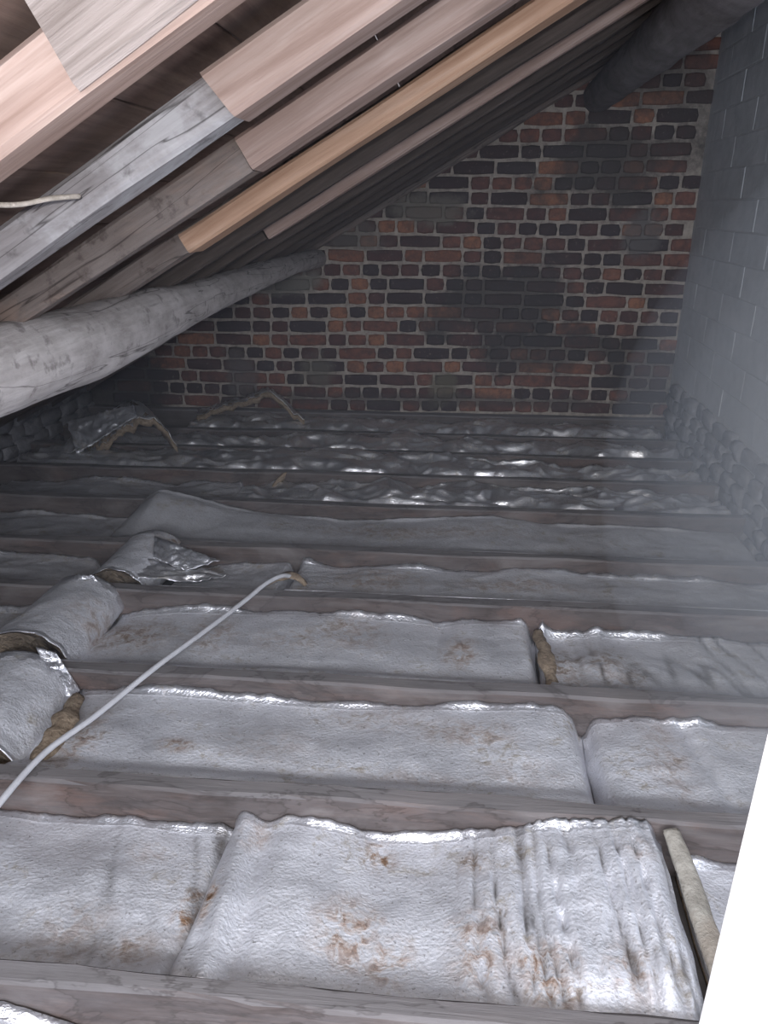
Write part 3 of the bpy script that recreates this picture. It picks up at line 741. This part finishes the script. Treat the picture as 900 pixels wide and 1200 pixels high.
# ------------------------------------------------------------------ foil rolls crossing the joists on the left
def roll(y0, y1, xa, xb, za, zb, r0, r1, label, seed, mat='foil_near', open_near=False, sq=.8):
    """half-round foil roll along y, its open far/near end showing tan wool"""
    root = empty('foil_roll', ((xa + xb) / 2, (y0 + y1) / 2, FLOOR_Z + .02)); off = np.array(root.location[:])
    n, m_ = 44, 48
    t = np.linspace(0, 1, m_)[:, None]; th = np.linspace(-.35, np.pi + .35, n)[None]
    cx = xa + (xb - xa) * t; cz = za + (zb - za) * t; rr = r0 + (r1 - r0) * t
    yy = y0 + (y1 - y0) * t
    wr = 1 + .05 * noise(t * 5 + seed, np.cos(th) * 2, np.sin(th) * 2) + .022 * (ridge(t * 9 + seed, np.cos(th) * 4, np.sin(th) * 4, 3) - .9) * (.3 + 1.2 * np.abs(t - .5) * 2)
    X = cx + rr * wr * np.cos(th); Z = cz + rr * wr * sq * np.sin(th); Y = yy + .02 * noise(th * 2 + seed, t * 2, seed) * np.ones_like(X)
    vs = np.stack([X, Y, Z], 2).reshape(-1, 3) - off
    fs = [(a * n + i, (a + 1) * n + i, (a + 1) * n + i + 1, a * n + i + 1) for a in range(m_ - 1) for i in range(n - 1)]
    me = mesh('foil_facing', vs, fs, [M[mat], M['foil_lip']])
    mi = [1 if (a >= m_ - 5 + int(2 * math.sin(i * .9)) or a < 2) else 0 for a in range(m_ - 1) for i in range(n - 1)]
    me.polygons.foreach_set('material_index', mi)
    at = me.attributes.new('stain', 'FLOAT', 'POINT'); at.data.foreach_set('value', stain_field(vs[:, 0] + off[0], vs[:, 1] + off[1]).astype(np.float32))
    f = obj('foil_facing', me, parent=root)
    sd = f.modifiers.new('thick', 'SOLIDIFY'); sd.thickness = .002
    # wool core, slightly smaller, showing at the ends
    X2 = cx + (rr * wr - .005) * np.cos(th); Z2 = cz + (rr * wr - .005) * sq * np.sin(th); Y2 = y0 - .004 + (y1 - y0 - .006) * t + np.zeros_like(X2)
    step = 2
    A = np.stack([X2, Y2, Z2], 2)[::step, ::step]; k, q = A.shape[:2]
    v2 = A.reshape(-1, 3) - off
    f2 = [(a * q + i, (a + 1) * q + i, (a + 1) * q + i + 1, a * q + i + 1) for a in range(k - 1) for i in range(q - 1)]
    f2 += [((a + 1) * q, a * q, a * q + q - 1, (a + 1) * q + q - 1) for a in range(k - 1)]
    f2.append(tuple(range(q))[::-1]); f2.append(tuple((k - 1) * q + i for i in range(q)))
    obj('wool_core', mesh('wool_core', v2, f2, M['wool']), parent=root)
    tag(root, label, 'insulation', 'foil-wrapped rolls laid across the joists'); return root
roll(1.262, 1.60, -1.135, -1.165, -.075, -.065, .150, .135, 'foil-wrapped insulation roll at the left edge beside the pale cable', 31)
roll(1.676, 2.05, -1.215, -1.215, -.055, -.055, .135, .120, 'second foil-wrapped insulation roll, straddling mid left with bright torn collar', 32)
roll(2.128, 2.42, -1.16, -1.13, -.06, -.050, .105, .115, 'third foil-wrapped insulation roll with a tan wool end and bright torn corner', 33)

# torn bright corner sheet right of the third roll, and crumpled foil scrap at its near end
def sheet(name, P00, P10, P11, P01, mat, label, seed, amp=.012, cs=14, nu=46, nv=20, parent=None, stain=0.0, thick=.0025):
    u = np.linspace(0, 1, nu)[None, :, None]; v = np.linspace(0, 1, nv)[:, None, None]
    P00, P10, P11, P01 = (np.array(p, float) for p in (P00, P10, P11, P01))
    Q = (P00 * (1 - u) + P10 * u) * (1 - v) + (P01 * (1 - u) + P11 * u) * v
    nr = np.cross(P10 - P00, P01 - P00); nr /= np.linalg.norm(nr)
    lu = np.linalg.norm(P10 - P00); lv = np.linalg.norm(P01 - P00)
    d = ridge(u[..., 0] * lu * cs + seed, v[..., 0] * lv * cs, seed, 4) - .8
    Q = Q + amp * d[..., None] * nr + .008 * noise(u[..., 0] * 6, v[..., 0] * 5, seed)[..., None] * (P01 - P00) / max(lv, .01)
    vs = Q.reshape(-1, 3)
    fs = [(a * nu + i, a * nu + i + 1, (a + 1) * nu + i + 1, (a + 1) * nu + i) for a in range(nv - 1) for i in range(nu - 1)]
    me = mesh(name, vs, fs, M[mat]); at = me.attributes.new('stain', 'FLOAT', 'POINT'); at.data.foreach_set('value', [stain] * len(vs))
    o = obj(name, me, parent=parent); sd = o.modifiers.new('thick', 'SOLIDIFY'); sd.thickness = thick
    if label: tag(o, label, 'foil')
    return o
sheet('foil_scrap', (-1.105, 2.36, .052), (-.832, 2.26, .015), (-.93, 2.20, .0), (-1.06, 2.23, .03), 'foil_lip', 'bright torn foil corner draped off the third foil roll', 41, amp=.010, cs=20)
sheet('foil_scrap', (-1.23, 2.135, -.01), (-.86, 2.14, -.02), (-.80, 2.22, -.03), (-1.20, 2.26, .01), 'foil_shiny', 'crumpled silver foil scrap lying behind the fourth joist near the rolls', 42, amp=.02, cs=12)

sheet('foil_scrap', (-1.235, 2.02, .055), (-1.175, 2.03, .055), (-1.105, 2.0, -.03), (-1.13, 1.93, -.045), 'foil_lip', 'bright torn foil collar round the far end of the second roll', 44, amp=.012, cs=22, nu=30, nv=22)
sheet('foil_scrap', (-1.12, 1.60, .060), (-1.07, 1.605, .045), (-1.005, 1.58, -.055), (-1.02, 1.50, -.055), 'foil_lip', 'bright torn foil collar on the roll at the left edge', 45, amp=.010, cs=22, nu=30, nv=22)

# folded foil tents near the brick wall
def tent(name, line, depth, dirv, label, seed, th=.03, lean=.04):
    """a batt bent over a ridge: line = list of (x, z) profile points at y, extruded towards dirv, wool on the cut edge"""
    root = empty(name, (line[0][0], dirv[0], 0)); off = np.array(root.location[:])
    pl = np.array(line, float); s = np.concatenate([[0], np.cumsum(np.hypot(np.diff(pl[:, 0]), np.diff(pl[:, 1])))])
    m_ = 60; q = np.linspace(0, s[-1], m_)
    X = np.interp(q, s, pl[:, 0]); Z = np.interp(q, s, pl[:, 1])
    for _ in range(3):
        X[1:-1] = (X[:-2] + 2 * X[1:-1] + X[2:]) / 4; Z[1:-1] = (Z[:-2] + 2 * Z[1:-1] + Z[2:]) / 4
    nv = 20; v = np.linspace(0, 1, nv)[:, None]
    XX = X[None] - lean * v; YY = dirv[0] + depth * v + 0 * X[None] + .02 * noise(q[None] * 8, v * 3, seed); ZZ = Z[None] - dirv[1] * v + .028 * (ridge(q[None] * 12 + seed, v * depth * 14, seed, 4) - .8)
    vs = np.stack([XX, YY, ZZ], 2).reshape(-1, 3) - off
    fs = [(a * m_ + i, a * m_ + i + 1, (a + 1) * m_ + i + 1, (a + 1) * m_ + i) for a in range(nv - 1) for i in range(m_ - 1)]
    me = mesh('foil_facing', vs, fs, M['foil_shiny']); at = me.attributes.new('stain', 'FLOAT', 'POINT'); at.data.foreach_set('value', [0.0] * len(vs))
    f = obj('foil_facing', me, parent=root); sd = f.modifiers.new('thick', 'SOLIDIFY'); sd.thickness = .002
    # wool under the foil: swept thick sheet
    tk = th * (1 + .35 * noise(q * 14, seed, 0))
    T = np.stack([XX[::3], YY[::3] - .006, ZZ[::3] - .005], 2); Bt = T.copy(); Bt[:, :, 2] -= tk[None]
    k = T.shape[0]; vv = np.concatenate([T.reshape(-1, 3), Bt.reshape(-1, 3)]) - off; K = k * m_
    f2 = []
    for a in range(k - 1):
        for i in range(m_ - 1):
            a0 = a * m_ + i; f2.append((a0, a0 + 1, a0 + m_ + 1, a0 + m_)); f2.append((a0 + K, a0 + m_ + K, a0 + m_ + 1 + K, a0 + 1 + K))
    for i in range(m_ - 1):
        f2.append((i, i + K, i + 1 + K, i + 1)); e = (k - 1) * m_ + i; f2.append((e, e + 1, e + 1 + K, e + K))
    for a in range(k - 1):
        f2.append((a * m_, (a + 1) * m_, (a + 1) * m_ + K, a * m_ + K)); e = a * m_ + m_ - 1; f2.append((e, e + K, e + m_ + K, e + m_))
    obj('wool_core', mesh('wool_core', vv, f2, M['wool']), parent=root)
    tag(root, label, 'insulation'); return root
tent('folded_batt', [(-1.88, -.02), (-1.80, .04), (-1.66, .14), (-1.58, .18), (-1.52, .165), (-1.46, .10), (-1.42, .02)], .22, (3.42, -.02), 'folded foil batt propped up like a tent at left, tan wool edge showing', 51, lean=.16)
tent('folded_batt', [(-1.55, .02), (-1.40, .07), (-1.25, .115), (-1.12, .17), (-1.05, .12), (-.98, .05), (-.92, .01)], .14, (4.05, .01), 'smaller folded foil batt leaning against the brick wall', 52, th=.025)
sheet('foil_scrap', (-2.0, 3.36, .0), (-1.88, 3.34, .03), (-1.72, 3.62, .14), (-2.02, 3.62, .10), 'foil_shiny', 'dark crumpled foil flap beside the large folded batt', 43, amp=.018, cs=12)
sheet('foil_scrap', (-1.91, 3.35, .005), (-1.60, 3.40, .195), (-1.66, 3.50, .225), (-2.01, 3.48, .13), 'foil_lip', 'bright crumpled foil flap on the left slope of the large folded batt', 46, amp=.022, cs=13)
# tan wool tufts
def tuft(pts, r, label, seed, flat=.6):
    o = obj('wool_tuft', tube('wool_tuft', pts, r, 'wool', n=12, sub=7, jit=.9, seed=seed, flat=flat)); tag(o, label, 'insulation'); return o
tuft([(-.885, 3.215, -.07), (-.865, 3.21, -.04), (-.842, 3.205, -.01), (-.825, 3.20, .008)], [.028, .03, .022, .008], 'tan wool tuft sticking up before the seventh joist', 5)
tuft([(-.66, 2.205, -.045), (-.60, 2.215, -.012), (-.56, 2.215, -.012), (-.52, 2.21, -.04)], [.012, .019, .017, .008], 'small brown wool tuft at the end of the pale cable', 6)
tuft([(-.96, 1.27, -.05), (-.955, 1.36, -.035), (-.965, 1.45, -.035), (-.99, 1.54, -.045)], [.02, .03, .026, .016], 'tan wool bulging out beside the roll at the left edge', 7)
tuft([(.262, 1.70, -.055), (.252, 1.80, -.045), (.246, 1.90, -.045), (.240, 2.03, -.06)], [.016, .022, .02, .014], 'torn tan wool seam between two grey insulation sheets', 8)

# ------------------------------------------------------------------ cable, cord, door
o = obj('cable', tube('cable', [(-.93, .78, -.07), (-.925, .95, .0), (-.915, 1.10, .022), (-.903, 1.25, .022), (-.86, 1.40, .012), (-.80, 1.60, .013), (-.735, 1.80, .008), (-.67, 2.00, .006), (-.63, 2.11, .012), (-.59, 2.18, .008), (-.565, 2.22, -.02)], .0074, 'cable', n=12, sub=8))
tag(o, 'pale grey electrical cable snaking across the joists at left', 'cable')
o = obj('cord', tube('cord', [(-.54, .79, 1.15), (-.522, .827, 1.150), (-.513, .867, 1.151), (-.500, .907, 1.157), (-.49, .957, 1.160)], .003, 'cord', n=8, jit=.25))
tag(o, 'thin pale cord stretched between two rafters at the left edge', 'cord')

dr = tag(obj('door_1', solid_box('door_1', .177, .207, .02, .3735, FLOOR_Z - .1, 1.0, M['paint'])), 'white painted hatch door standing open at the lower right edge', kind='structure')
bv = dr.modifiers.new('b', 'BEVEL'); bv.width = .003; bv.segments = 2

# a few nails in the roof timbers
nail = tube('nail', [(0, 0, 0), (0, .0005, -.012), (.0, .001, -.022)], .0014, 'steel', n=6, sub=2)
for (s_, y_, k_, lb) in ((.05, .80, .0, 'bent nail below the nearest pale timber'), (.66, 1.25, .0, 'nail tip between the two pale pink timbers'), (.42, 1.1, -.0, 'bright nail point beside the lime-stained rafter joint')):
    o = obj('nail', nail, mat=roof_mat(s_, y_, .056)); tag(o, lb, 'nail', 'nails in the roof')

# ------------------------------------------------------------------ thin dusty air, and a haze added for the white door's glare
def haze(name, density, loc, scale, label, shells=(1,)):
    bm = bmesh.new(); bmesh.ops.create_uvsphere(bm, u_segments=48, v_segments=24, radius=1)
    me = bpy.data.meshes.new(name); bm.to_mesh(me); bm.free()
    m = bpy.data.materials.new(name); m.use_nodes = True; nt = m.node_tree; nt.nodes.clear()
    out = nt.nodes.new('ShaderNodeOutputMaterial'); v = nt.nodes.new('ShaderNodeVolumeScatter')
    v.inputs['Color'].default_value = (.78, .85, 1, 1); v.inputs['Density'].default_value = density
    nt.links.new(v.outputs[0], out.inputs['Volume']); me.materials.append(m)
    root = None
    for k in shells:
        o = obj(name, me, parent=root)
        if root is None:
            root = o; o.location = loc; o.scale = scale
            tag(o, label, 'haze', kind='stuff')
        else: o.scale = (k, k, k)
haze('glare_haze', .21, (.68, 1.10, .74), (.46, .72, .56), 'pale bluish haze imitating glare beside the white hatch door', (1, .8, .58))  # added volume that imitates veiling glare off the white door
haze('air_haze', .04, (-.3, 2.7, .6), (1.9, 1.7, 1.1), 'thin grey dusty air filling the far half of the attic')
